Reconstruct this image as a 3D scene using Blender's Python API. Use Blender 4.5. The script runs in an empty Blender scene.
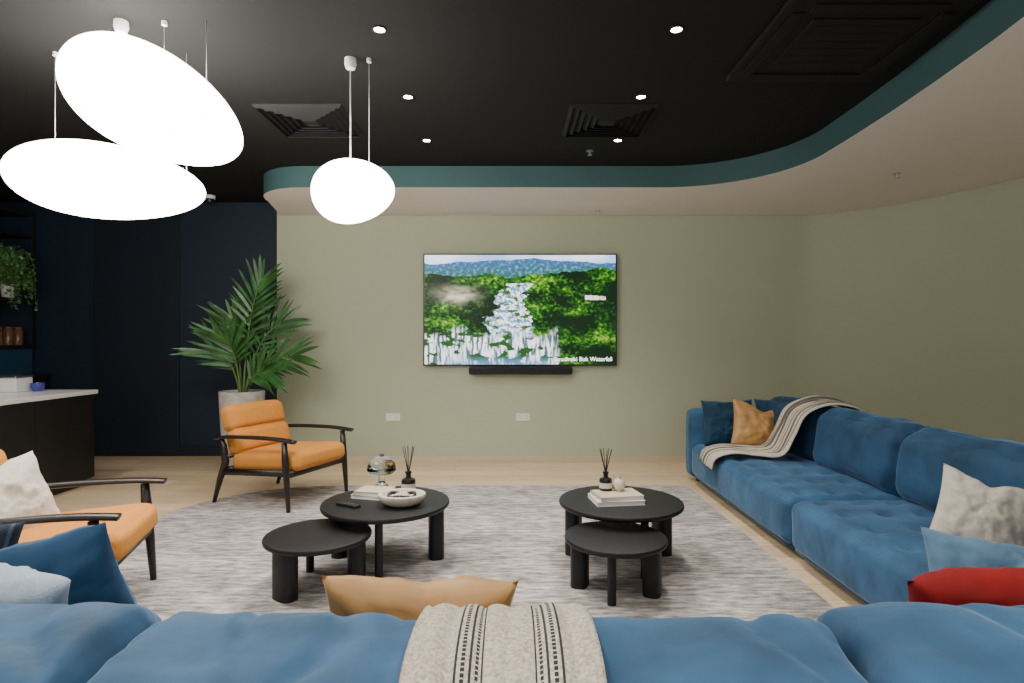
import bpy, bmesh, math, random
from mathutils import Vector, Euler, Matrix, noise
random.seed(7)
C = bpy.context.scene.collection
R = math.radians

# ------------------------------------------------------------------ materials
def _base(name):
    m = bpy.data.materials.new(name); m.use_nodes = True
    nt = m.node_tree; b = nt.nodes['Principled BSDF']
    return m, nt, b

def mat(name, col, rough=0.6, metal=0.0, var=0.12, scale=6.0, bump=0.0, bscale=80.0, sheen=0.0,
        sheen_tint=None, spec=0.5, stretch=(1, 1, 1), coat=0.0):
    m, nt, b = _base(name)
    N, L = nt.nodes, nt.links
    tc = N.new('ShaderNodeTexCoord'); mp = N.new('ShaderNodeMapping')
    mp.inputs['Scale'].default_value = stretch
    L.new(tc.outputs['Object'], mp.inputs['Vector'])
    nz = N.new('ShaderNodeTexNoise'); nz.inputs['Scale'].default_value = scale
    nz.inputs['Detail'].default_value = 4
    L.new(mp.outputs[0], nz.inputs['Vector'])
    cr = N.new('ShaderNodeValToRGB')
    cr.color_ramp.elements[0].position = 0.3; cr.color_ramp.elements[1].position = 0.7
    cr.color_ramp.elements[0].color = tuple(c*(1-var) for c in col)+(1,)
    cr.color_ramp.elements[1].color = tuple(min(1, c*(1+var)) for c in col)+(1,)
    L.new(nz.outputs['Fac'], cr.inputs[0]); L.new(cr.outputs[0], b.inputs['Base Color'])
    b.inputs['Roughness'].default_value = rough; b.inputs['Metallic'].default_value = metal
    b.inputs['Specular IOR Level'].default_value = spec
    b.inputs['Coat Weight'].default_value = coat
    if sheen:
        b.inputs['Sheen Weight'].default_value = sheen
        b.inputs['Sheen Roughness'].default_value = 0.35
        b.inputs['Sheen Tint'].default_value = (sheen_tint or col)+(1,)
    if bump:
        n2 = N.new('ShaderNodeTexNoise'); n2.inputs['Scale'].default_value = bscale
        n2.inputs['Detail'].default_value = 3
        L.new(mp.outputs[0], n2.inputs['Vector'])
        bp = N.new('ShaderNodeBump'); bp.inputs['Strength'].default_value = bump
        bp.inputs['Distance'].default_value = 0.01
        L.new(n2.outputs['Fac'], bp.inputs['Height']); L.new(bp.outputs[0], b.inputs['Normal'])
    return m

def emis(name, col, s):
    m, nt, b = _base(name)
    b.inputs['Base Color'].default_value = col+(1,)
    b.inputs['Emission Color'].default_value = col+(1,)
    b.inputs['Emission Strength'].default_value = s
    return m

def velvet(name, col, tint):
    return mat(name, col, rough=0.7, var=0.38, scale=5.0, bump=0.8, bscale=8, sheen=0.55, sheen_tint=tint, spec=0.25)

M = {}
M['wall'] = mat('sage_paint', (0.432, 0.460, 0.330), 0.85, var=0.02, scale=1.5, bump=0.03, bscale=150)
M['navy'] = mat('navy_paint', (0.006, 0.016, 0.034), 0.6, var=0.08, scale=1.0)
M['navy2'] = mat('navy_panel_paint', (0.0035, 0.009, 0.019), 0.6, var=0.08, scale=1.0)
M['bluewall'] = mat('blue_paint', (0.015, 0.06, 0.12), 0.6, var=0.08, scale=1.0)
M['ceil'] = mat('black_ceiling_paint', (0.0065, 0.0062, 0.006), 0.85, var=0.1, scale=2, spec=.3)
M['teal'] = mat('teal_paint', (0.040, 0.104, 0.106), 0.7, var=0.04, scale=2)
M['soffit'] = mat('cream_paint', (0.80, 0.75, 0.69), 0.85, var=0.02, scale=2)
M['blue'] = velvet('blue_velvet', (0.028, 0.088, 0.175), (0.4, 0.58, 0.85))
M['blue_d'] = velvet('deep_blue_velvet', (0.010, 0.040, 0.080), (0.2, 0.4, 0.6))
M['blue_m'] = velvet('mid_blue_velvet', (0.017, 0.060, 0.125), (0.3, 0.5, 0.8))
M['blue_l'] = velvet('light_blue_velvet', (0.10, 0.20, 0.31), (0.6, 0.7, 0.9))
M['pale'] = mat('pale_blue_linen', (0.42, 0.52, 0.60), 0.85, var=0.08, scale=40, bump=0.3, bscale=200)
M['gold'] = mat('gold_satin', (0.42, 0.225, 0.075), 0.5, var=0.18, scale=5, sheen=0.25, sheen_tint=(0.9, 0.65, 0.3), bump=0.8, bscale=9)
M['cream'] = mat('cream_linen', (0.62, 0.57, 0.48), 0.9, var=0.08, scale=60, bump=0.4, bscale=220)
M['red'] = velvet('red_velvet', (0.24, 0.010, 0.010), (0.7, 0.15, 0.15))
M['orange'] = mat('mustard_fabric', (0.60, 0.235, 0.036), 0.85, var=0.08, scale=50, bump=0.3, bscale=250, sheen=0.1, sheen_tint=(1, 0.7, 0.35))
M['wood_d'] = mat('dark_stained_wood', (0.012, 0.009, 0.008), 0.35, var=0.3, scale=12, stretch=(1, 1, 6))
M['black'] = mat('black_ash_wood', (0.0075, 0.0075, 0.009), 0.48, var=0.35, scale=10, stretch=(12, 1, 1), bump=0.1, bscale=25, spec=.4)
M['blackp'] = mat('black_plastic', (0.006, 0.006, 0.007), 0.35, var=0.05)
M['blackm'] = mat('black_grille_metal', (0.011, 0.011, 0.012), 0.6, var=0.05, spec=.3)
M['blackc'] = mat('black_cassette_plastic', (0.008, 0.008, 0.008), 0.7, var=0.05, spec=.25)
M['concrete'] = mat('concrete', (0.46, 0.44, 0.40), 0.9, var=0.2, scale=14, bump=0.3, bscale=60)
M['soil'] = mat('soil', (0.03, 0.02, 0.012), 1.0, var=0.4, scale=40, bump=0.8, bscale=60)
M['white'] = mat('white_plastic', (0.75, 0.75, 0.73), 0.4, var=0.02)
M['marble'] = mat('white_stone', (0.78, 0.77, 0.75), 0.25, var=0.05, scale=4)
M['counter'] = mat('black_counter_panel', (0.006, 0.006, 0.007), 0.5, var=0.3, scale=5, stretch=(1, 1, .1))
M['skirt'] = mat('pale_skirting', (0.55, 0.47, 0.36), 0.6, var=0.04)
M['ceram'] = mat('beige_ceramic', (0.60, 0.52, 0.42), 0.6, var=0.1, scale=20, bump=0.15, bscale=60)
M['chain'] = mat('dark_beads', (0.02, 0.018, 0.016), 0.35, var=0.3)
M['paper'] = mat('book_pages', (0.75, 0.71, 0.63), 0.8, var=0.06, stretch=(1, 1, 60))
M['cover'] = mat('book_cover_white', (0.80, 0.79, 0.76), 0.5, var=0.03)
M['cover2'] = mat('book_cover_sand', (0.55, 0.46, 0.35), 0.5, var=0.03)
M['reed'] = mat('reed_sticks', (0.03, 0.022, 0.015), 0.7)
M['metal'] = mat('brushed_steel', (0.5, 0.5, 0.5), 0.3, 1.0, var=0.05)
M['cord'] = mat('pendant_cord', (0.55, 0.55, 0.55), 0.5, var=0.02)
M['label'] = mat('paper_label', (0.6, 0.55, 0.45), 0.7)
M['copper'] = mat('amber_jar', (0.16, 0.08, 0.035), 0.25, var=0.2)
M['lamp'] = emis('opal_glass_lit', (1.0, 0.955, 0.885), 20.0)
M['led'] = emis('downlight_led', (1.0, 0.94, 0.86), 160.0)
M['panel'] = emis('fill_panel_lit', (1.0, 0.96, 0.91), 10.0)  # emission for the added out-of-view fill panels
M['leaf'] = mat('palm_leaf', (0.036, 0.125, 0.028), 0.42, var=0.6, scale=7)
M['leaf2'] = mat('trailing_leaf', (0.16, 0.36, 0.12), 0.5, var=.4, scale=20)
M['stem'] = mat('palm_stem', (0.10, 0.17, 0.04), 0.6)

mg, nt, b = _base('clear_glass'); M['glass'] = mg
b.inputs['Base Color'].default_value = (0.95, 0.98, 0.97, 1); b.inputs['Roughness'].default_value = 0.03
b.inputs['Transmission Weight'].default_value = 1.0; b.inputs['IOR'].default_value = 1.25

def floor_mat():
    m, nt, b = _base('oak_planks'); N, L = nt.nodes, nt.links
    tc = N.new('ShaderNodeTexCoord')
    br = N.new('ShaderNodeTexBrick')
    br.offset = 0.37
    for k, v in (('Scale', 1.0), ('Brick Width', 1.5), ('Row Height', 0.19), ('Mortar Size', 0.0018), ('Bias', 0.0)):
        br.inputs[k].default_value = v
    br.inputs['Color1'].default_value = (0.64, 0.475, 0.30, 1)
    br.inputs['Color2'].default_value = (0.80, 0.61, 0.41, 1)
    br.inputs['Mortar'].default_value = (0.30, 0.21, 0.13, 1)
    L.new(tc.outputs['Object'], br.inputs['Vector'])
    mp = N.new('ShaderNodeMapping'); mp.inputs['Scale'].default_value = (1.2, 14, 1)
    L.new(tc.outputs['Object'], mp.inputs[0])
    nz = N.new('ShaderNodeTexNoise'); nz.inputs['Scale'].default_value = 3; nz.inputs['Detail'].default_value = 8
    L.new(mp.outputs[0], nz.inputs['Vector'])
    cr = N.new('ShaderNodeValToRGB'); cr.color_ramp.elements[0].color = (0.76, 0.74, 0.70, 1)
    cr.color_ramp.elements[0].position = .3; cr.color_ramp.elements[1].position = .65
    L.new(nz.outputs['Fac'], cr.inputs[0])
    mx = N.new('ShaderNodeMix'); mx.data_type = 'RGBA'; mx.blend_type = 'MULTIPLY'; mx.inputs[0].default_value = 0.7
    L.new(br.outputs['Color'], mx.inputs[6]); L.new(cr.outputs[0], mx.inputs[7])
    L.new(mx.outputs[2], b.inputs['Base Color']); b.inputs['Roughness'].default_value = 0.42
    return m
M['floor'] = floor_mat()

def rug_mat():
    m, nt, b = _base('woven_rug'); N, L = nt.nodes, nt.links
    tc = N.new('ShaderNodeTexCoord')
    mp = N.new('ShaderNodeMapping'); mp.inputs['Scale'].default_value = (6, 26, 1)
    L.new(tc.outputs['Object'], mp.inputs[0])
    nz = N.new('ShaderNodeTexNoise'); nz.inputs['Scale'].default_value = 1.3; nz.inputs['Detail'].default_value = 5
    nz.inputs['Roughness'].default_value = 0.72
    L.new(mp.outputs[0], nz.inputs['Vector'])
    cr = N.new('ShaderNodeValToRGB')
    e = cr.color_ramp.elements
    e[0].position = 0.37; e[0].color = (0.17, 0.153, 0.15, 1)
    e[1].position = 0.62; e[1].color = (0.58, 0.535, 0.495, 1)
    x = e.new(0.5); x.color = (0.365, 0.335, 0.32, 1)
    L.new(nz.outputs['Fac'], cr.inputs[0])
    mp2 = N.new('ShaderNodeMapping'); mp2.inputs['Scale'].default_value = (1, 2.2, 1)
    L.new(tc.outputs['Object'], mp2.inputs[0])
    n2 = N.new('ShaderNodeTexNoise'); n2.inputs['Scale'].default_value = 2.4; n2.inputs['Detail'].default_value = 4
    L.new(mp2.outputs[0], n2.inputs['Vector'])
    mx = N.new('ShaderNodeMix'); mx.data_type = 'RGBA'; mx.blend_type = 'OVERLAY'; mx.inputs[0].default_value = 0.7
    L.new(cr.outputs[0], mx.inputs[6]); L.new(n2.outputs['Fac'], mx.inputs[7])
    L.new(mx.outputs[2], b.inputs['Base Color']); b.inputs['Roughness'].default_value = 0.95
    n3 = N.new('ShaderNodeTexNoise'); n3.inputs['Scale'].default_value = 160
    L.new(tc.outputs['Object'], n3.inputs['Vector'])
    bp = N.new('ShaderNodeBump'); bp.inputs['Strength'].default_value = 0.5; bp.inputs['Distance'].default_value = 0.01
    L.new(n3.outputs['Fac'], bp.inputs['Height']); L.new(bp.outputs[0], b.inputs['Normal'])
    return m
M['rug'] = rug_mat()

def throw_mat(name, stripes, dark, base=(0.56, 0.50, 0.42), freq=110.0, duty=.72):
    """stripes across the width (UV.x), dashed along the length (UV.y in metres)"""
    m, nt, b = _base(name); N, L = nt.nodes, nt.links
    uv = N.new('ShaderNodeUVMap'); sp = N.new('ShaderNodeSeparateXYZ'); L.new(uv.outputs[0], sp.inputs[0])
    def mth(op, a, b2=None, c=None):
        n = N.new('ShaderNodeMath'); n.operation = op
        for i, v in enumerate((a, b2, c)):
            if v is None: continue
            if isinstance(v, (int, float)): n.inputs[i].default_value = v
            else: L.new(v, n.inputs[i])
        return n.outputs[0]
    tot = None
    for (c, w, dash) in stripes:
        s = mth('COMPARE', sp.outputs[0], c, w)
        if dash:
            f = mth('FRACT', mth('MULTIPLY', sp.outputs[1], freq))
            s = mth('MULTIPLY', s, mth('LESS_THAN', f, duty))
        tot = s if tot is None else mth('MAXIMUM', tot, s)
    nz = N.new('ShaderNodeTexNoise'); nz.inputs['Scale'].default_value = 160
    tc = N.new('ShaderNodeTexCoord'); L.new(tc.outputs['Object'], nz.inputs['Vector'])
    cr = N.new('ShaderNodeValToRGB')
    cr.color_ramp.elements[0].position = .3; cr.color_ramp.elements[1].position = .7
    cr.color_ramp.elements[0].color = tuple(c*.62 for c in base)+(1,)
    cr.color_ramp.elements[1].color = tuple(min(1, c*1.25) for c in base)+(1,)
    L.new(nz.outputs['Fac'], cr.inputs[0])
    mx = N.new('ShaderNodeMix'); mx.data_type = 'RGBA'
    L.new(tot, mx.inputs[0]); L.new(cr.outputs[0], mx.inputs[6]); mx.inputs[7].default_value = dark+(1,)
    L.new(mx.outputs[2], b.inputs['Base Color']); b.inputs['Roughness'].default_value = 0.95
    bp = N.new('ShaderNodeBump'); bp.inputs['Strength'].default_value = 0.6; bp.inputs['Distance'].default_value = 0.004
    L.new(nz.outputs['Fac'], bp.inputs['Height']); L.new(bp.outputs[0], b.inputs['Normal'])
    return m
M['throw'] = throw_mat('striped_throw', [(0.265, .006, False), (0.297, .009, True), (0.33, .006, False), (0.363, .009, True), (.395, .006, False),
                                         (0.665, .006, False), (0.697, .009, True), (0.73, .006, False), (0.763, .009, True), (.795, .006, False)], (0.025, 0.025, 0.028), base=(.53, .465, .38))
M['throw2'] = throw_mat('striped_throw_brown', [(0.10, .025, False), (0.22, .02, False), (0.34, .03, False), (.46, .015, False), (0.58, .03, False), (0.70, .02, False),
                                                (0.82, .03, False), (.93, .015, False)], (0.115, 0.10, 0.085), base=(0.55, 0.49, 0.40))
M['pattern'] = throw_mat('navy_stripe_fabric', [(x/9+.05, .012, False) for x in range(9)], (0.06, 0.09, 0.13), base=(0.02, 0.03, 0.05))

# ------------------------------------------------------------------ builders
def obj(name, me, m=None, parent=None, smooth=True):
    o = bpy.data.objects.new(name, me); C.objects.link(o)
    if m: me.materials.append(m)
    if smooth:
        for p in me.polygons: p.use_smooth = True
    if parent: o.parent = parent
    return o

def empty(name, loc=(0, 0, 0), rz=0.0):
    e = bpy.data.objects.new(name, None); C.objects.link(e)
    e.location = loc; e.rotation_euler = (0, 0, rz); e.empty_display_size = 0.1
    return e

def fin(bm, name, m=None, parent=None, smooth=True, normals=True):
    if normals: bmesh.ops.recalc_face_normals(bm, faces=bm.faces)
    me = bpy.data.meshes.new(name); bm.to_mesh(me); bm.free()
    return obj(name, me, m, parent, smooth)

def box(name, lo, hi, m, parent=None, bev=0.0, seg=2):
    bm = bmesh.new(); bmesh.ops.create_cube(bm, size=1)
    for v in bm.verts:
        v.co = Vector([(lo[i]+hi[i])/2 + v.co[i]*(hi[i]-lo[i]) for i in range(3)])
    if bev:
        bmesh.ops.bevel(bm, geom=list(bm.edges), offset=bev, segments=seg, affect='EDGES', profile=.5)
    return fin(bm, name, m, parent, smooth=False)

def softbox(name, lo, hi, r, m, parent=None, puff=(0, 0, 0), wr=0.0, ws=3.0, n=14, tuft=None, rot=None, seed=0, tdepth=.02, sag=0.0, crease=0.0):
    """rounded, puffed upholstery block between lo and hi (r may be per-axis)"""
    ctr = Vector([(lo[i]+hi[i])/2 for i in range(3)]); h = Vector([(hi[i]-lo[i])/2 for i in range(3)])
    bm = bmesh.new(); bmesh.ops.create_cube(bm, size=2)
    bmesh.ops.subdivide_edges(bm, edges=list(bm.edges), cuts=n, use_grid_fill=True)
    if not hasattr(r, '__len__'): r = (r, r, r)
    r = [min(r[i], h[i]*.98) for i in range(3)]
    for v in bm.verts:
        u = Vector(v.co)
        u = Vector([math.copysign(abs(c)**0.7, c) for c in u])
        p = Vector([u[i]*h[i] for i in range(3)])
        inn = Vector([max(-(h[i]-r[i]), min(h[i]-r[i], p[i])) for i in range(3)])
        d = Vector([(p[i]-inn[i])/r[i] for i in range(3)])
        if d.length > 1e-9:
            d.normalize(); p = inn + Vector([d[i]*r[i] for i in range(3)])
        q = [1-u[i]**4 for i in range(3)]
        p.x += puff[0]*u.x*q[1]*q[2]; p.y += puff[1]*u.y*q[0]*q[2]; p.z += puff[2]*u.z*q[0]*q[1]
        if sag and u.z > 0: p.z -= sag*(1-u.x**2)*u.z
        if tuft and u.z > .9:
            for (tx, ty) in tuft:
                dd = (p.x-tx)**2+(p.y-ty)**2
                p.z -= tdepth*math.exp(-dd/(0.035**2))
                p.z -= tdepth*.35*math.exp(-dd/(0.09**2))
        if wr:
            w = p+ctr+Vector((seed*3.1, seed, 0))
            k = noise.fractal(w*ws, 1.0, 2.0, 3)
            p += p.normalized()*k*wr
        if crease:
            w = p+ctr
            k = noise.noise(Vector((w.x*7+seed, w.y*3, w.z*3)))
            p.z -= crease*math.exp(-(k*9)**2)*max(0, u.z)
            k = noise.noise(Vector((w.x*13+seed*2, w.y*8, w.z*5+9)))
            p += p.normalized()*crease*.5*k
        v.co = p
    M4 = Matrix.Translation(ctr) @ (Euler(rot).to_matrix().to_4x4() if rot else Matrix())
    bmesh.ops.transform(bm, matrix=M4, verts=bm.verts)
    return fin(bm, name, m, parent)

def pillow(name, loc, w, h, t, rot, m, parent=None, seed=0, chop=0.0, n=32):
    bm = bmesh.new(); S = []
    uvl = bm.loops.layers.uv.new('UVMap')
    for s in (1, -1):
        g = []
        for j in range(n+1):
            row = []
            for i in range(n+1):
                u = -1+2*i/n; v = -1+2*j/n
                e = (i in (0, n) or j in (0, n))
                if s == -1 and e: row.append(S[0][j][i]); continue
                x = w/2*u*(1-.09*(1-v*v)); z = h/2*v*(1-.09*(1-u*u))
                th = t/2*max(0, (1-u*u)*(1-v*v))**.42
                k = noise.fractal(Vector((u*1.7+seed*7.3, v*1.7, s*2+seed)), 1, 2, 3)
                k2 = noise.noise(Vector((u*5+v*3+seed, v*2-u, s+seed)))
                th *= 1+.35*k-.16*math.exp(-(k2*8)**2)
                if chop: z -= chop*math.exp(-(u/.33)**2)*max(0, v)**1.5
                row.append(bm.verts.new((x, s*th, z+.008*k)))
            g.append(row)
        S.append(g)
    for s in (0, 1):
        for j in range(n):
            for i in range(n):
                a = [S[s][j][i], S[s][j][i+1], S[s][j+1][i+1], S[s][j+1][i]]
                uv = [(i/n, j/n), ((i+1)/n, j/n), ((i+1)/n, (j+1)/n), (i/n, (j+1)/n)]
                f = bm.faces.new(a)
                for lp, c in zip(f.loops, uv): lp[uvl].uv = c
    o = fin(bm, name, m, parent)
    o.location = loc; o.rotation_euler = rot
    return o

def tube(name, pts, rad, m, parent=None, seg=10, flat=1.0, cyc=False, bm=None):
    own = bm is None
    if own: bm = bmesh.new()
    pts = [Vector(p) for p in pts]; rings = []
    if not hasattr(rad, '__len__'): rad = [rad]*len(pts)
    for k, p in enumerate(pts):
        if cyc: t = pts[(k+1) % len(pts)]-pts[k-1]
        else: t = pts[min(k+1, len(pts)-1)]-pts[max(k-1, 0)]
        t.normalize()
        up = Vector((0, 0, 1)) if abs(t.z) < .9 else Vector((1, 0, 0))
        a = t.cross(up).normalized(); b2 = a.cross(t).normalized()
        rings.append([bm.verts.new(p+a*math.cos(2*math.pi*i/seg)*rad[k]+b2*math.sin(2*math.pi*i/seg)*rad[k]*flat) for i in range(seg)])
    nn = len(rings)
    for k in range(nn if cyc else nn-1):
        A, B = rings[k], rings[(k+1) % nn]
        for i in range(seg): bm.faces.new((A[i], A[(i+1) % seg], B[(i+1) % seg], B[i]))
    if not cyc: bm.faces.new(rings[0][::-1]); bm.faces.new(rings[-1])
    if own: return fin(bm, name, m, parent)

def lathe(name, prof, m, loc=(0, 0, 0), parent=None, seg=48, sx=1, sy=1):
    bm = bmesh.new(); rings = []
    for (r, z) in prof:
        if r < 1e-5: rings.append([bm.verts.new((loc[0], loc[1], loc[2]+z))])
        else: rings.append([bm.verts.new((loc[0]+r*sx*math.cos(2*math.pi*i/seg), loc[1]+r*sy*math.sin(2*math.pi*i/seg), loc[2]+z)) for i in range(seg)])
    for A, B in zip(rings, rings[1:]):
        for i in range(seg):
            j = (i+1) % seg
            if len(A) == 1 and len(B) == 1: continue
            if len(A) == 1: bm.faces.new((A[0], B[j], B[i]))
            elif len(B) == 1: bm.faces.new((A[i], A[j], B[0]))
            else: bm.faces.new((A[i], A[j], B[j], B[i]))
    o = fin(bm, name, m, parent)
    sharp(o)
    return o

def sharp(o, ang=40):
    me = o.data
    bm = bmesh.new(); bm.from_mesh(me)
    for e in bm.edges:
        if len(e.link_faces) == 2 and e.calc_face_angle(0) > R(ang): e.smooth = False
    bm.to_mesh(me); bm.free()

def prism(name, outline, z0, z1, m, parent=None, side=None, smooth=False, bev=0):
    bm = bmesh.new()
    lo = [bm.verts.new((x, y, z0)) for x, y in outline]; hi = [bm.verts.new((x, y, z1)) for x, y in outline]
    fb = bm.faces.new(lo[::-1]); ft = bm.faces.new(hi); n = len(outline)
    for i in range(n):
        f = bm.faces.new((lo[i], lo[(i+1) % n], hi[(i+1) % n], hi[i]))
        if side: f.material_index = 1
    bmesh.ops.triangulate(bm, faces=[f for f in bm.faces if len(f.verts) > 4])
    o = fin(bm, name, m, parent, smooth=True)
    if side: o.data.materials.append(side)
    sharp(o)
    return o

def smooth_path(P, k=6):
    P = [Vector(p) for p in P]; out = []
    for i in range(len(P)-1):
        p0, p1, p2, p3 = P[max(i-1, 0)], P[i], P[i+1], P[min(i+2, len(P)-1)]
        for s in range(k):
            t = s/k
            out.append(.5*((2*p1)+(p2-p0)*t+(2*p0-5*p1+4*p2-p3)*t*t+(3*p1-p0-3*p2+p3)*t**3))
    out.append(P[-1]); return out

def drape(name, path, wdir, width, m, wav=.012, seed=0, nu=40, thick=.008, folds=19):
    path = smooth_path(path, 7); wd = Vector(wdir).normalized()
    bm = bmesh.new(); uvl = bm.loops.layers.uv.new('UVMap')
    L = [0]
    for a, b2 in zip(path, path[1:]): L.append(L[-1]+(b2-a).length)
    G = []
    for k, p in enumerate(path):
        t = (path[min(k+1, len(path)-1)]-path[max(k-1, 0)]).normalized()
        nrm = t.cross(wd).normalized()
        if nrm.z < 0 and abs(nrm.z) > .05: nrm = -nrm
        row = []
        wloc = width*(1+.06*noise.noise(Vector((L[k]*3, seed, 0))))
        for i in range(nu+1):
            u = i/nu
            w = noise.noise(Vector((u*6+seed*5, L[k]*1.5, seed)))*wav+math.sin(u*folds+seed+L[k]*1.4)*wav*.35
            row.append(bm.verts.new(p+wd*(u-.5)*wloc+nrm*(abs(w))))
        G.append(row)
    for k in range(len(G)-1):
        for i in range(nu):
            f = bm.faces.new((G[k][i], G[k][i+1], G[k+1][i+1], G[k+1][i]))
            for lp, c in zip(f.loops, ((i/nu, L[k]), ((i+1)/nu, L[k]), ((i+1)/nu, L[k+1]), (i/nu, L[k+1]))): lp[uvl].uv = c
    me = bpy.data.meshes.new(name); bm.to_mesh(me); bm.free()
    o = obj(name, me, m)
    s = o.modifiers.new('thickness', 'SOLIDIFY'); s.thickness = thick; s.offset = 0
    return o

# ------------------------------------------------------------------ room shell
ZC = 2.77; ZS = 2.585
box('floor', (-5.8, -2.4, -0.1), (4.7, 6.7, 0), M['floor'])
box('ceiling', (-5.8, -2.4, ZC), (4.7, 6.7, ZC+.1), M['ceil'])
box('wall_back', (-2.49, 6.25, 0), (3.02, 6.45, ZC), M['wall'])
box('wall_back_left', (-5.6, 6.45, 0), (-2.3, 6.6, ZC), M['navy'])
box('wall_left', (-5.75, -2.2, 0), (-5.6, 6.6, ZC), M['bluewall'])
box('wall_front', (-5.75, -2.35, 0), (4.6, -2.2, .35), M['wall'])
box('wall_front_head', (-5.75, -2.35, 2.5), (4.6, -2.2, ZC), M['wall'])
box('wall_front_side', (3.2, -2.35, .35), (4.6, -2.2, 2.5), M['wall'])
box('wall_front_pier', (-5.75, -2.35, .35), (-3.9, -2.2, 2.5), M['wall'])
e = empty('added_window_1', (0, -2.27, 0))  # unseen window behind the camera, added to house a fill light
for k in range(6): x = -3.9+k*1.42; box(f'mullion_{k+1}', (x-.03, -.03, .35), (x+.03, .03, 2.5), M['blackm'], e)
box('sill', (-3.9, -.06, .35), (3.2, .10, .38), M['white'], e); box('head', (-3.9, -.03, 2.46), (3.2, .03, 2.5), M['blackm'], e)
l = bpy.data.lights.new('window_fill', 'AREA'); l.shape = 'RECTANGLE'; l.size = 7.0; l.size_y = 2.05; l.energy = 78; l.color = (1, .98, .95)  # added area fill, evens out the walls and the bulkhead underside
lo = bpy.data.objects.new('added_window_fill', l); C.objects.link(lo); lo.location = (-.35, -2.2, 1.43); lo.rotation_euler = (R(90), 0, 0)

arc = [(3.0+1.35*math.sin(t), 3.2+3.05*math.cos(t)) for t in [R(a) for a in range(0, 91, 3)]]
inner = arc+[(4.35, -2.25)]
outer = [(4.55, -2.25)]+[(3.0+1.55*math.sin(t), 3.2+3.25*math.cos(t)) for t in [R(a) for a in range(90, -1, -3)]]
prism('wall_right', inner+outer, 0, ZC, M['wall'])
fr = [(-2.46, 6.24), (-2.40, 6.0)]
fr += [(-1.82-.50*math.cos(t), 5.61-.50*math.sin(t)) for t in [R(a) for a in range(0, 91, 6)]]
fr += [(1.30+.92*math.sin(t), 4.19+.92*math.cos(t)) for t in [R(a) for a in range(0, 91, 4)]]
fr += [(2.215, 3.8), (2.20, 3.4), (2.17, 3.0), (2.13, 2.6), (2.07, 2.2), (1.98, 1.6), (1.88, 1.0), (1.6, -2.19)]
prism('trim_ceiling_bulkhead', fr+[(4.34, -2.19)]+[(3.0+1.34*math.sin(t), 3.2+3.04*math.cos(t)) for t in [R(a) for a in range(90, -1, -3)]],
      ZS, ZC-.001, M['soffit'], side=M['teal'])
box('baseboard_back_left', (-5.6, 6.435, 0), (-2.5, 6.45, .11), M['navy2'])
box('baseboard_back', (-2.49, 6.238, 0), (3.0, 6.25, .035), M['skirt'])
box('door_1', (-4.56, 6.425, .0), (-3.63, 6.449, 2.72), M['navy2'], bev=.003)

# ------------------------------------------------------------------ ceiling things
def downlight(x, y, z=ZC, power=34):
    e = empty('recessed_downlight', (x, y, z))
    lathe('bezel', [(0.026, -.001), (.026, -.006), (.036, -.006), (.038, -.001), (.038, 0)], M['blackm'], parent=e, seg=24)
    lathe('led_disc', [(0, -.003), (.025, -.003), (.025, -.001), (0, -.001)], M['led'], parent=e, seg=24)
    l = bpy.data.lights.new('spot', 'SPOT'); l.energy = power; l.spot_size = R(125); l.spot_blend = .8
    l.color = (1, .945, .865); l.shadow_soft_size = .04
    lo = bpy.data.objects.new('spot', l); C.objects.link(lo); lo.parent = e; lo.location = (0, 0, -.02)
for y in (2.87, 3.66, 4.45): downlight(-.645, y, power=82); downlight(.80, y, power=72)
for y in (1.2, -.6): downlight(-.645, y, power=68); downlight(.80, y, power=68)
for p in ((-3.6, 3.9), (-3.2, 1.6), (-5.0, 2.0)): downlight(*p, power=75)

def vent(x, y):
    e = empty('ceiling_air_vent', (x, y, ZC))
    s = .29
    for k in range(6):
        a = s-k*.045; b2 = a-.022
        bm = bmesh.new()
        A = [(-a, -a), (a, -a), (a, a), (-a, a)]; B = [(-b2, -b2), (b2, -b2), (b2, b2), (-b2, b2)]
        va = [bm.verts.new((*p, -.002)) for p in A]; vb = [bm.verts.new((*p, -.022)) for p in B]
        for i in range(4): bm.faces.new((va[i], va[(i+1) % 4], vb[(i+1) % 4], vb[i]))
        o = fin(bm, f'louvre_{k+1}', M['blackm'], e, smooth=False)
        sm = o.modifiers.new('t', 'SOLIDIFY'); sm.thickness = .003
    box('core', (-.04, -.04, -.02), (.04, .04, -.001), M['blackm'], e)
vent(-1.38, 4.06); vent(.66, 4.06)
e = empty('ceiling_ac_cassette', (1.64, 2.97, ZC))
box('panel', (-.42, -.42, -.030), (.42, .42, -.001), M['blackc'], e, bev=.012)
box('intake_grille', (-.25, -.25, -.038), (.25, .25, -.0301), M['blackc'], e, bev=.003)
for k in range(6): box(f'intake_slat_{k+1}', (-.22, -.20+k*.072, -.0395), (.22, -.17+k*.072, -.0381), M['blackc'], e)
for i, (lo, hi) in enumerate((((-.3, .31), (.3, .37)), ((-.3, -.37), (.3, -.31)), ((.31, -.3), (.37, .3)), ((-.37, -.3), (-.31, .3)))):
    box(f'flap_{i+1}', (lo[0], lo[1], -.040), (hi[0], hi[1], -.0301), M['blackc'], e, bev=.004)
def sprinkler(x, y, z):
    lathe('fire_sprinkler', [(0, 0), (.03, 0), (.03, -.004), (.010, -.008), (.008, -.03), (.018, -.032), (.018, -.036), (0, -.036)], M['metal'], (x, y, z), seg=16)
sprinkler(.88, 6.02, ZS); sprinkler(-1.62, 5.55, ZS); sprinkler(.62, 4.7, ZC); sprinkler(3.06, 4.69, ZS); sprinkler(-.95, 2.2, ZC)
e = empty('security_camera', (-3.15, 6.15, ZC))
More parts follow.
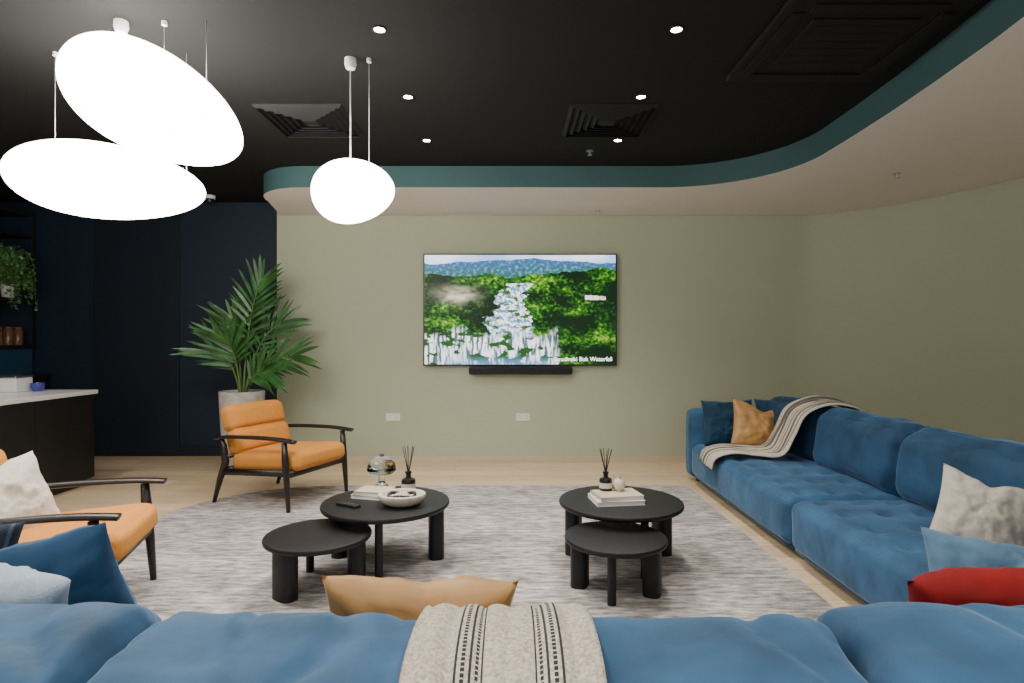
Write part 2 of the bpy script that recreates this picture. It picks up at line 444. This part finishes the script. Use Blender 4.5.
lathe('mount', [(0, 0), (.055, 0), (.055, -.02), (.05, -.035), (0, -.035)], M['white'], parent=e, seg=24)
lathe('eye_ball', [(.04, -.035), (.042, -.05), (.03, -.075), (0, -.085)], M['blackp'], parent=e, seg=24)

def pebble(loc, a, b2, c, tilt, wires, canopy, seed):
    e = empty('pebble_pendant_lamp', loc)
    bm = bmesh.new(); bmesh.ops.create_uvsphere(bm, u_segments=64, v_segments=40, radius=1)
    ct, st = math.cos(tilt), math.sin(tilt)
    for v in bm.verts:
        p = v.co.copy()
        x = p.x*a; y = p.y*c; z = p.z*b2*(1-.14*p.x)+.02*b2*math.sin(p.x*2)
        v.co = Vector((x*ct+z*st, y, -x*st+z*ct))
    o = fin(bm, 'opal_shade', M['lamp'], e)
    X, Y, Z = loc
    H = ZC-Z
    for i, (wx, zx, r) in enumerate(wires):
        tube(f'cord_{i+1}', [(wx, 0, zx), (wx, 0, H)], r, M['cord'], e, seg=8)
    lathe('canopy', [(0, 0), (.030, 0), (.032, -.03), (.024, -.055), (.01, -.06), (0, -.06)], M['white'], (canopy[0], 0, H), e, seg=24)
    lathe('canopy_small', [(0, 0), (.012, 0), (.012, -.02), (0, -.02)], M['white'], (wires[1][0], 0, H), e, seg=16)
pebble((-1.70, 2.8, 2.378), .445, .243, .28, R(29), [(-.155, .15, .0035), (.05, .1, .0015), (.25, .02, .0015)], (-.155, 0), 1)
pebble((-2.13, 3.1, 2.090), .50, .190, .30, R(6), [(.10, .13, .0035), (-.27, .1, .0015), (.42, .02, .0012)], (.10, 0), 2)
pebble((-.853, 3.17, 2.058), .220, .168, .18, R(-3), [(-.015, .15, .0035), (.085, .12, .0015)], (-.015, 0), 3)

for (x, y) in ((-1.9, -.9), (0.1, -1.3), (-4.4, .6)):  # glowing panels added out of view to brighten the room
    e = empty('led_ceiling_panel', (x, y, ZC))
    box('frame', (-.62, -.32, -.02), (.62, .32, -.001), M['white'], e)
    box('diffuser', (-.6, -.3, -.024), (.6, .3, -.0201), M['panel'], e)

# ------------------------------------------------------------------ TV
def paint(u, v):
    n = lambda x, y, o=4, s=0: noise.fractal(Vector((x, y, s)), 1, 2, o)
    def mix(a, b2, t): t = max(0, min(1, t)); return tuple(a[i]*(1-t)+b2[i]*t for i in range(3))
    ridge = .055+.02*math.sin(u*7+1)+.02*n(u*8, 0)
    if v < ridge: return mix((.35, .50, .85), (.85, .9, 1), .5+n(u*4, v*8)*1.5)
    h = .17+.05*n(u*5, 4)+.03*math.sin(u*5)
    f = n(u*55, v*40, 5, 3)
    if v < h:
        c = mix((.03, .10, .28), (.02, .11, .07), (v-ridge)/max(.01, h-ridge))
        return mix(c, (.13, .28, .36), f*1.2+.1)
    s = 13+16*(1-v)
    wx = n(u*26, v*24, 3, 2)*1.0; wy = n(u*26, v*24, 3, 5)*1.0
    cell = noise.voronoi(Vector((u*s*1.6+wx, v*s*1.2+wy, 0)))
    d0 = cell[0][0]; ctr = cell[1][0]
    lit = (ctr.y - (v*s*1.2+wy))*1.0 - ((u*s*1.6+wx)-ctr.x)*.3
    big = n(u*4.5, v*6, 4, 21)
    val = .28+lit*.40-d0*.22+f*.7+big*1.1
    c = mix((.002, .013, .003), (.018, .12, .006), val*1.3)
    c = mix(c, (.16, .36, .015), val*1.2-.62)
    c = mix(c, (.42, .55, .08), val*1.2-1.10)
    if u > .78: c = mix(c, (.002, .015, .004), (u-.78)*2.2*max(0, (v-.3)))
    mi = math.exp(-((u-.17)/.085)**2-((v-.36)/.07)**2)
    c = mix(c, (.60, .55, .38), mi*.7+n(u*14, v*14, 3, 4)*mi)
    cx = .49-.05*math.sin((v-.25)*5); wv = .035+.19*max(0, v-.27)**.85
    wob = .06*n(u*6, v*9, 3, 5)+.03*n(u*20, v*26, 3, 6)
    if v > .26:
        dd = abs(u-cx+wob)/wv
        if dd < 1.1:
            st = n(u*60, v*34, 5, 7)+.25*n(u*9, v*26, 2, 17)
            w = mix((.10, .25, .40), (.94, .97, 1), .54+st*2.2)
            rk = n(u*20, v*30, 4, 31)
            w = mix(w, (.03, .09, .02), (rk-.20)*14)
            c = mix(w, c, (dd-.90)*7)
    top = .68+.07*n(u*9, 0, 3, 8)+.03*math.sin(u*24)
    if v > top and u < .72:
        st = n(u*70, v*7, 5, 2)
        w = mix((.06, .12, .13), (.93, .96, 1), .54+st*2.2)
        rk = n(u*13, v*12, 4, 41)
        w = mix(w, (.015, .07, .01), (rk-.12)*10)
        c = mix(c, w, min(1, (.72-u)/.06)*min(1, (v-top)*14))
    if v > .92 and .1 < u < .66: c = mix(c, (.14, .32, .52), (v-.92)*9)
    if .84 < u < .95 and .365+.12*(u-.84) < v < .41: c = mix((.85, .80, .75), (.4, .3, .25), n(u*90, v*40)*2+.2)
    return c

tv = empty('wall_mounted_television', (.085, 6.2, 1.583))
W, H = 2.03, 1.175
box('casing', (-W/2, -.02, -H/2), (W/2, .035, H/2), M['blackp'], tv, bev=.006)
box('wall_bracket', (-.3, .03, -.2), (.3, .05, .2), M['blackm'], tv)
NX, NY = 440, 252
bm = bmesh.new(); cl = bm.verts.layers.float_color.new('screen_color')
sw, sh = W-.03, H-.03
G = []
for j in range(NY+1):
    row = []
    for i in range(NX+1):
        u, v = i/NX, j/NY
        vt = bm.verts.new((-sw/2+sw*u, -.0215, sh/2-sh*v)); vt[cl] = (*paint(u, v), 1); row.append(vt)
    G.append(row)
for j in range(NY):
    for i in range(NX): bm.faces.new((G[j][i], G[j+1][i], G[j+1][i+1], G[j][i+1]))
ms, nt, b = _base('tv_screen_lit')
at = nt.nodes.new('ShaderNodeAttribute'); at.attribute_name = 'screen_color'
b.inputs['Base Color'].default_value = (.004, .004, .004, 1); b.inputs['Roughness'].default_value = .35; b.inputs['Specular IOR Level'].default_value = .15
nt.links.new(at.outputs['Color'], b.inputs['Emission Color']); b.inputs['Emission Strength'].default_value = 2.2
fin(bm, 'screen', ms, tv, normals=False)
cu = bpy.data.curves.new('caption', 'FONT'); cu.body = 'Skradinski Buk Waterfall'; cu.size = .062; cu.align_x = 'RIGHT'
to = bpy.data.objects.new('caption', cu); C.objects.link(to); to.parent = tv
to.location = (W/2-.05, -.0235, -H/2+.05); to.rotation_euler = (R(90), 0, 0)
cu.materials.append(emis('screen_text', (1, 1, 1), 2.5))
sb = empty('soundbar', (.09, 6.19, .945))
box('body', (-.54, -.05, -.04), (.54, .045, .04), M['blackp'], sb, bev=.015, seg=3)
box('grille', (-.52, -.053, -.028), (.52, -.049, .028), M['blackm'], sb)
box('wall_bracket', (-.2, .04, -.02), (.2, .06, .02), M['blackm'], sb)
for x in (-1.257, .117):
    e = empty('wall_socket', (x, 6.25, .45))
    box('plate', (-.073, -.012, -.04), (.073, 0, .04), M['white'], e, bev=.004)
    for s in (-.036, .036):
        for (dx, dz) in ((0, .014), (-.011, -.008), (.011, -.008)):
            box('pin_hole', (s+dx-.003, -.0125, dz-.004), (s+dx+.003, -.011, dz+.004), M['blackp'], e)
        box('switch', (s-.006, -.015, .024), (s+.006, -.011, .034), M['white'], e)

# ------------------------------------------------------------------ rug
out = []
cx0, cx1, cy0, cy1, rl, rr = -2.5, 1.50, 1.0, 5.07, 1.0, .12
for (cx, cy, r, a0) in ((cx1-rr, cy1-rr, rr, 0), (cx0+rl, cy1-rl, rl, 90), (cx0+rl, cy0+rl, rl, 180), (cx1-rr, cy0+rr, rr, 270)):
    for a in range(0, 91, 6): out.append((cx+r*math.cos(R(a0+a)), cy+r*math.sin(R(a0+a))))
prism('area_rug', out, .0, .012, M['rug'])

# ------------------------------------------------------------------ sofas
sofa = empty('sectional_sofa')
BL, BD = M['blue'], M['blue_d']
def tufts(lx, ly, nx, ny):
    return [(-lx/2+lx*(i+.5)/nx, -ly/2+ly*(j+.5)/ny) for i in range(nx) for j in range(ny)]
ys = [(3.37, 5.2), (1.95, 3.36)]
for k, (a, c) in enumerate(ys):
    softbox(f'seat_base_right_{k+1}', (1.60, a, .045), (2.62, c, .24), .03, BD, sofa, n=6)
    softbox(f'seat_cushion_right_{k+1}', (1.57, a+.004, .07), (2.42, c-.004, .36), .065, BL, sofa, puff=(.01, .0, .02), wr=.008, n=48,
            tuft=tufts(.78, c-a, 4, 8 if k == 0 else 6), tdepth=.026, seed=k)
softbox('arm_far', (1.58, 5.2, .045), (2.62, 5.38, .645), .05, BL, sofa, puff=(.01, .01, .01), n=12)
softbox('back_frame_right', (2.44, .72, .045), (2.64, 5.2, .66), .06, BD, sofa, n=12)
bc = [(4.28, 5.19), (3.38, 4.27), (2.28, 3.37), (1.16, 2.27)]
for k, (a, c) in enumerate(bc):
    softbox(f'back_cushion_right_{k+1}', (2.18, a, .32), (2.50, c, .76), (.11, .08, .12), [BD, M['blue_m'], M['blue_m'], BL][k], sofa, puff=(.035, .006, .018), wr=.020, n=32, seed=k+3, rot=(0, R(8), 0), crease=.009)
xs = [(-1.72, -.60), (-.59, .52), (.53, 1.60)]
for k, (a, c) in enumerate(xs):
    softbox(f'seat_base_near_{k+1}', (a, .8, .045), (c, 1.84, .24), .03, BD, sofa, n=6)
    softbox(f'seat_cushion_near_{k+1}', (a+.004, 1.0, .12), (c-.004, 1.88, .365), .075, BL, sofa, puff=(0, .01, .02), wr=.006, n=30, tuft=tufts(1.0, .74, 4, 3), seed=k)
softbox('seat_corner', (1.61, .8, .045), (2.43, 1.945, .365), .06, BL, sofa, puff=(0, 0, .02), wr=.006, n=20)
softbox('back_frame_near', (-1.72, .60, .045), (2.43, .80, .66), .06, BD, sofa, n=12)
softbox('arm_left', (-1.92, .60, .045), (-1.72, 1.88, .62), .06, BL, sofa, n=12)
xb = [(-1.71, -.600), (-.612, .528), (.518, 1.36), (1.37, 2.15)]
tops = (.812, .795, .802, .80)
for k, (a, c) in enumerate(xb):
    softbox(f'back_cushion_near_{k+1}', (a, .70, .33), (c, 1.08, tops[k]), (.04, .13, .09), BL, sofa, puff=(.004, .02, .002), wr=.024, ws=4.2, n=64, seed=k+11,
            sag=.016 if k == 1 else 0.0, crease=.012)
for (x, y) in ((1.68, 5.3), (2.5, 5.3), (1.7, 3.4), (2.5, 3.4), (1.7, 2.0), (-1.8, .7), (-1.8, 1.8), (-.6, 1.75), (.5, 1.75), (-.6, .7), (.5, .7), (2.5, .8)):
    lathe('foot', [(0, 0), (.025, 0), (.028, .07), (0, .07)], M['blackp'], (x, y, 0.0), sofa, seg=16)

pillow('scatter_cushion_blue', (1.86, 5.07, .55), .46, .40, .16, (R(-12), 0, R(4)), BD, seed=1)
pillow('scatter_cushion_gold', (2.05, 4.86, .545), .50, .41, .17, (R(-24), R(12), R(0)), M['gold'], seed=2, chop=.06)
pillow('scatter_cushion_deep_blue', (2.29, 5.0, .565), .42, .42, .15, (R(-12), R(-6), R(-30)), BD, seed=3)
pillow('scatter_cushion_cream', (1.99, 2.50, .51), .34, .35, .15, (R(-24), R(14), R(-32)), M['cream'], seed=4, chop=.03)
pillow('scatter_cushion_light_blue', (1.48, 1.75, .48), .44, .36, .16, (R(-30), R(4), R(-24)), M['blue_l'], seed=5)
pillow('scatter_cushion_sky_blue', (1.99, 1.95, .53), .44, .40, .17, (R(-20), R(-4), R(-50)), M['blue_l'], seed=15)
pillow('scatter_cushion_red', (1.13, 1.33, .600), .50, .40, .17, (R(28), R(-9), R(-6)), M['red'], seed=6, chop=.02)
pillow('scatter_cushion_ochre', (-.205, 1.31, .575), .41, .40, .17, (R(24), R(3), R(4)), M['gold'], seed=7, chop=.02)
pillow('scatter_cushion_velvet_blue', (-1.20, 1.52, .56), .42, .44, .16, (R(22), R(-10), R(12)), M['blue_m'], seed=8, chop=.0)
pillow('scatter_cushion_pale', (-1.19, 1.27, .635), .46, .38, .16, (R(34), R(10), R(14)), M['pale'], seed=9)
pillow('scatter_cushion_patterned', (-1.66, 1.66, .55), .42, .42, .16, (R(14), R(8), R(30)), M['pattern'], seed=10)

drape('throw_blanket', [(-.01, 1.50, .405), (-.01, 1.30, .42), (-.012, 1.17, .48), (-.012, 1.13, .62), (-.012, 1.085, .74), (-.012, .98, .795),
                        (-.012, .82, .797), (-.012, .70, .745), (-.012, .60, .68), (-.012, .565, .5), (-.012, .56, .3)], (1, 0, 0), .27, M['throw'], seed=1, wav=.016)
drape('throw_blanket_folded', [(2.68, 4.46, .45), (2.67, 4.46, .66), (2.58, 4.46, .73), (2.46, 4.46, .78), (2.30, 4.46, .79), (2.15, 4.47, .72), (2.07, 4.48, .56), (1.99, 4.50, .42),
                        (1.83, 4.56, .40), (1.68, 4.62, .40), (1.57, 4.66, .36), (1.545, 4.68, .28)], (.1, 1, 0), .44, M['throw2'], seed=2, wav=.04)

# ------------------------------------------------------------------ armchairs
def armchair(loc, rz):
    e = empty('wooden_armchair', loc, rz); wd = M['wood_d']
    for s in (1, -1):
        y = .33*s; nm = 'left' if s > 0 else 'right'
        tube(f'front_leg_{nm}', [(.33, y, 0), (.315, y, .2), (.30, y, .36), (.29, y, .50)], [.015, .022, .026, .020], wd, e, flat=1.0)
        tube(f'rear_leg_{nm}', [(-.40, y, 0), (-.34, y, .18), (-.28, y, .32), (-.30, y, .44), (-.33, y, .50)], [.014, .023, .028, .024, .018], wd, e)
        tube(f'armrest_{nm}', smooth_path([(-.40, y, .492), (-.25, y, .512), (0, y, .522), (.22, y, .522), (.36, y, .512), (.385, y, .508)], 4),
             [.012]+[.028]*3+[.030]*14+[.030]*2+[.024], wd, e, flat=.5, seg=14)
        tube(f'side_rail_{nm}', [(.31, y, .28), (-.31, y, .245)], .02, wd, e, flat=1.3)
    tube('front_rail', [(.31, -.33, .265), (.31, .33, .265)], .02, wd, e, flat=1.3)
    tube('rear_rail', [(-.30, -.33, .25), (-.30, .33, .25)], .02, wd, e, flat=1.3)
    tube('cross_rail', [(-.27, -.33, .36), (-.27, .33, .36)], .016, wd, e)
    for k in range(5):
        y = -.2+.1*k
        tube(f'back_slat_{k+1}', [(-.27, y, .27), (-.37, y, .50), (-.42, y, .66)], .012, wd, e)
    tube('back_top_rail', [(-.42, -.24, .66), (-.42, .24, .66)], .016, wd, e)
    softbox('seat_cushion', (-.28, -.29, .265), (.37, .29, .40), .05, M['orange'], e, puff=(.01, 0, .02), wr=.004, n=16, rot=(0, R(-4), 0))
    softbox('back_cushion_lower', (-.34, -.29, .36), (-.20, .29, .56), .055, M['orange'], e, puff=(.02, 0, .01), wr=.004, n=14, rot=(0, R(-17), 0))
    softbox('back_cushion_upper', (-.40, -.29, .53), (-.265, .29, .735), .055, M['orange'], e, puff=(.02, 0, .01), wr=.004, n=14, rot=(0, R(-17), 0))
    return e
armchair((-1.80, 4.70, .012), R(-22))
armchair((-2.09, 2.66, .012), R(16))
pillow('scatter_cushion_white', (-2.24, 2.60, .535), .42, .38, .16, (R(-24), R(-6), R(78)), M['cream'], seed=12, chop=.02)

# ------------------------------------------------------------------ coffee tables
def table(x, y, z, r, slabs, pegs):
    e = empty('round_coffee_table', (x, y, .012)); z -= .012
    t = .028
    lathe('top', [(0, z-t), (r-.012, z-t), (r-.003, z-t+.005), (r, z-t+.012), (r, z-.008), (r-.003, z-.002), (r-.01, z), (0, z)], M['black'], parent=e, seg=96)
    for k, a in enumerate(slabs):
        rr = r-.075; o = []
        for i in range(32):
            t2 = 2*math.pi*i/32
            px, py = .045*math.copysign(abs(math.cos(t2))**.7, math.cos(t2)), .068*math.copysign(abs(math.sin(t2))**.7, math.sin(t2))
            o.append((math.cos(R(a))*(rr+px)-math.sin(R(a))*py, math.sin(R(a))*(rr+px)+math.cos(R(a))*py))
        prism(f'slab_leg_{k+1}', o, 0, z-t, M['black'], e)
    for k, a in enumerate(pegs):
        rr = r-.06
        lathe(f'peg_leg_{k+1}', [(0, 0), (.021, 0), (.021, z-t), (0, z-t)], M['black'], (math.cos(R(a))*rr, math.sin(R(a))*rr, 0), e, seg=20)
table(-.715, 3.35, .345, .358, [10, 165], [-85, ])
table(-.985, 3.00, .275, .265, [-125, 10], [120])
table(.62, 3.37, .345, .350, [20, 160], [-75])
table(.52, 2.965, .275, .255, [165, -20], [-105])

# ------------------------------------------------------------------ table accessories
ZT = .3455
def books(name, x, y, rz, spec):
    e = empty(name, (x, y, ZT), rz); z = 0
    for k, (w, d, h, off, r2, cm) in enumerate(spec):
        for nm, lo, hi, mm in (('cover_bottom', (-w/2, -d/2, z), (w/2, d/2, z+.003), cm), ('pages', (-w/2+.003, -d/2+.003, z+.003), (w/2-.004, d/2-.003, z+h-.003), M['paper']),
                               ('cover_top', (-w/2, -d/2, z+h-.003), (w/2, d/2, z+h), cm), ('spine', (-w/2-.002, -d/2, z), (-w/2+.003, d/2, z+h), cm)):
            o = box(f'{nm}_{k+1}', lo, hi, mm, e); o.rotation_euler = (0, 0, r2); o.location = (off, 0, 0)
        z += h+.0005
    return z
books('book_stack', .59, 3.34, R(8), [(.27, .20, .026, 0, 0, M['cover']), (.25, .18, .022, .005, R(4), M['cover2'])])
books('book_stack', -.80, 3.45, R(-15), [(.22, .16, .022, 0, 0, M['cover']), (.20, .15, .02, 0, R(7), M['cover2'])])

def diffuser(x, y, z, s=1):
    e = empty('reed_diffuser', (x, y, z))
    lathe('bottle', [(0, 0), (.034*s, 0), (.037*s, .004), (.037*s, .055*s), (.034*s, .066*s), (.014*s, .074*s), (.013*s, .094*s), (.017*s, .095*s), (.017*s, .106*s), (.008, .106*s), (0, .10*s)], M['blackp'], parent=e, seg=32)
    lathe('label', [(.0375*s, .015*s), (.0378*s, .015*s), (.0378*s, .045*s), (.0375*s, .045*s)], M['label'], parent=e, seg=32)
    for k in range(7):
        a = k*2.4; tube(f'reed_{k+1}', [(0, 0, .09*s), (.035*math.cos(a), .03*math.sin(a), .235*s)], .0024, M['reed'], e, seg=6)
diffuser(.54, 3.40, ZT+.0495, 1.0)
diffuser(-.625, 3.56, ZT, 1.15)
lathe('cream_bud_vase', [(0, 0), (.022, 0), (.034, .02), (.036, .04), (.026, .062), (.012, .07), (.013, .085), (.009, .085), (.009, .07), (0, .06)], M['ceram'], (.615, 3.39, ZT+.0495), seg=32)
e = empty('glass_mushroom_lamp', (-.80, 3.62, ZT))
lathe('base', [(0, 0), (.045, 0), (.05, .008), (.042, .02), (.022, .04), (.018, .07), (.022, .11), (.018, .11), (.014, .07), (.018, .045), (0, .03)], M['glass'], parent=e, seg=48)
lathe('dome', [(.025, .10), (.07, .098), (.088, .115), (.084, .150), (.062, .182), (.03, .198), (0, .202), (0, .198), (.03, .194), (.059, .179), (.080, .149), (.083, .117), (.068, .102), (.025, .104), (.025, .10)], M['glass'], parent=e, seg=64)
lathe('cap_ring', [(0.012, .2), (.014, .2), (.014, .215), (0, .217)], M['metal'], parent=e, seg=24)
e = empty('decorative_bowl', (-.61, 3.27, ZT))
lathe('dish', [(0, 0), (.07, 0), (.115, .02), (.132, .05), (.130, .062), (.120, .066), (.108, .062), (.10, .045), (.07, .028), (0, .024)], M['ceram'], parent=e, seg=56, sy=.85)
bm = bmesh.new()
for k in range(26):
    a = 2*math.pi*k/26
    bmesh.ops.create_icosphere(bm, subdivisions=2, radius=.0105, matrix=Matrix.Translation((.072*math.cos(a), .056*math.sin(a)-.005, .054+.006*math.sin(3*a))))
fin(bm, 'bead_chain', M['chain'], e)
bm = bmesh.new()
for k in range(14):
    a = 2*math.pi*k/14
    bmesh.ops.create_icosphere(bm, subdivisions=2, radius=.014, matrix=Matrix.Translation((.028*math.cos(a), .022*math.sin(a), .05)))
fin(bm, 'wooden_beads', M['cover2'], e)
e = empty('remote_control', (-.90, 3.24, ZT), R(62))
box('body', (-.02, -.075, 0), (.02, .075, .014), M['blackp'], e, bev=.005)
for k in range(6):
    for j in (-1, 0, 1): box('button', (j*.010-.003, -.06+k*.018, .014), (j*.010+.003, -.053+k*.018, .0155), M['metal'], e)

# ------------------------------------------------------------------ palm
e = empty('potted_palm', (-2.59, 5.66, 0))
lathe('planter', [(0, 0), (.15, 0), (.165, .02), (.205, .755), (.205, .775), (.18, .775), (.175, .71), (0, .71)], M['concrete'], parent=e, seg=48)
lathe('soil', [(0, .711), (.174, .711), (.12, .725), (0, .73)], M['soil'], parent=e, seg=32)
bs = bmesh.new(); bl = bmesh.new()
def frond(tip, h0=.72, bend=.25, L=.34, n=11):
    tip = Vector(tip); base = Vector((tip.x*.06, tip.y*.06, h0))
    T = Vector((tip.x, tip.y, h0+tip.z))
    mid = Vector((tip.x*.30, tip.y*.30, h0+tip.z*.72+bend*.35))
    pts = []
    for i in range(19):
        t = i/18; pts.append(base*(1-t)**2+mid*2*t*(1-t)+T*t*t)
    tube('', pts, [.010*(1-.85*i/18)+.001 for i in range(19)], None, seg=6, bm=bs)
    for k in range(n):
        t = .40+.60*k/(n-1); f = t*18; i = min(17, int(f)); p = pts[i].lerp(pts[i+1], f-i)
        tg = (pts[i+1]-pts[i]).normalized(); sd = tg.cross(Vector((0, -1, .3))).normalized()
        ll = L*(.50+.75*math.sin(math.pi*(k+1.2)/(n+2)))*random.uniform(.88, 1.1)
        for s in (1, -1):
            ang = 1.0-.72*(k/(n-1))+random.uniform(-.08, .08); dr = (tg*math.cos(ang)+sd*s*math.sin(ang)+Vector((0, random.uniform(-.35, .25), .05))).normalized()
            w = .015; wn = dr.cross(Vector((random.uniform(-.3, .3), -1, .25))).normalized(); prev = None
            for q in range(6):
                a = q/5; c = p+dr*ll*a+Vector((0, 0, -.14*ll*a*a)); wd = w*(math.sin(math.pi*min(1, a*.85+.12)))**.7*(1 if q < 5 else .05)
                A, B = bl.verts.new(c+wn*wd), bl.verts.new(c-wn*wd)
                if prev: bl.faces.new((prev[0], prev[1], B, A))
                prev = (A, B)
for tp in ((.19, .0, 1.12), (-.12, .05, .74), (-.22, -.1, .44), (.36, .1, .72), (.54, -.05, .40), (.34, -.2, .24),
           (-.08, -.2, .56), (.06, .2, .90)):
    frond(tp)
fin(bs, 'stems', M['stem'], e); fin(bl, 'leaves', M['leaf'], e, normals=False)

# ------------------------------------------------------------------ bar counter + shelf
e = empty('bar_counter', (0, 0, 0))
box('cabinet', (-4.35, 2.6, .06), (-3.68, 5.18, .79), M['counter'], e)
box('plinth', (-4.33, 2.62, 0), (-3.72, 5.16, .06), M['blackp'], e)
for k in range(4): box(f'front_panel_{k+1}', (-3.68, 2.61+k*.643, .07), (-3.662, 3.247+k*.643, .785), M['counter'], e, bev=.002)
box('worktop', (-4.4, 2.56, .79), (-3.66, 5.22, .825), M['marble'], e, bev=.004)
e = empty('storage_canister', (-4.26, 5.0, .8255))
box('body', (-.13, -.09, 0), (.13, .09, .12), M['marble'], e, bev=.01)
box('lid', (-.135, -.095, .121), (.135, .095, .138), M['metal'], e, bev=.005)
lathe('blue_glass_bowl', [(0, 0), (.03, 0), (.05, .03), (.052, .07), (.048, .07), (.04, .03), (.0, .01)], mat('cobalt_glaze', (.05, .05, .30), .2), (-4.06, 5.05, .8255), seg=32)
e = empty('wall_shelf_unit', (0, 0, 0))
XF = -5.2
for n_, lo, hi, mm in (('far_side', (-5.59, 6.41, 1.17), (XF, 6.44, 2.64), 'blackm'), ('near_side', (-5.59, 3.0, 1.17), (XF, 3.03, 2.64), 'blackm'),
        ('mid_side', (-5.59, 4.7, 1.21), (XF, 4.73, 2.60), 'blackm'),
        ('top', (-5.59, 3.03, 2.60), (XF, 6.41, 2.64), 'blackm'), ('shelf_1', (-5.59, 3.03, 1.17), (XF, 6.41, 1.21), 'blackm'),
        ('shelf_2', (-5.59, 3.03, 1.67), (XF, 6.41, 1.705), 'blackm'), ('shelf_3', (-5.59, 3.03, 2.36), (XF, 6.41, 2.39), 'blackm'),
        ('far_side_lining', (-5.55, 6.40, 1.21), (XF-.01, 6.409, 2.60), 'navy'),
        ('lower_splashback', (-5.59, 3.0, .90), (XF-.02, 6.42, 1.17), 'bluewall'), ('back_worktop', (-5.59, 3.0, .86), (-5.0, 6.40, .90), 'blackm'), ('back_cabinet', (-5.59, 3.0, 0), (-5.03, 6.38, .86), 'counter')):
    box(n_, lo, hi, M[mm], e)
e = empty('trailing_plant', (-5.27, 6.17, 1.706))
lathe('pot', [(0, 0), (.05, 0), (.07, .13), (.073, .14), (.062, .14), (.06, .12), (0, .11)], M['white'], parent=e, seg=32)
bs = bmesh.new(); bl = bmesh.new()
for k in range(100):
    a = random.uniform(0, 2*math.pi); rr = random.uniform(.05, .20); dz = random.uniform(.16, .56)
    ca, sa = math.cos(a), math.sin(a)
    dn = random.uniform(.0, .30) if ca > .3 else 0
    if ca < 0: ca *= .8
    pts = smooth_path([(0, 0, .12), (ca*rr*.5, sa*rr*.5, dz), (ca*rr, sa*rr, dz-.05), (ca*rr*1.15, sa*rr*1.15, dz-.10-dn)], 4)
    tube('', pts, .002, None, seg=5, bm=bs)
    for p in pts[3:]:
        for q in range(4):
            d = Vector((random.uniform(-1, 1), random.uniform(-1, 1), random.uniform(-.8, .5))).normalized(); s = random.uniform(.026, .042)
            sd = d.cross(Vector((0, 0, 1))).normalized()*s*.45
            bl.faces.new([bl.verts.new(v) for v in (p, p+d*s*.5+sd, p+d*s*1.2, p+d*s*.5-sd)])
fin(bs, 'vines', M['stem'], e); fin(bl, 'leaves', M['leaf2'], e, normals=False)
for i, (x, y) in enumerate(((-5.28, 6.05), (-5.27, 6.17), (-5.27, 6.29))):
    lathe('storage_jar', [(0, 0), (.045, 0), (.047, .01), (.047, .15), (.036, .165), (.04, .17), (.04, .19), (0, .195)], M['copper'], (x, y, 1.211), seg=28)

# ------------------------------------------------------------------ world + camera
w = bpy.data.worlds.new('world'); bpy.context.scene.world = w; w.use_nodes = True
w.node_tree.nodes['Background'].inputs[0].default_value = (.8, .85, .9, 1)
w.node_tree.nodes['Background'].inputs[1].default_value = .4
cam = bpy.data.cameras.new('camera'); cam.sensor_width = 36; cam.lens = 36*590/1024; cam.clip_start = .03
co = bpy.data.objects.new('camera', cam); C.objects.link(co)
co.location = (0, 0, 1.25); co.rotation_euler = (R(90), 0, 0)
bpy.context.scene.camera = co
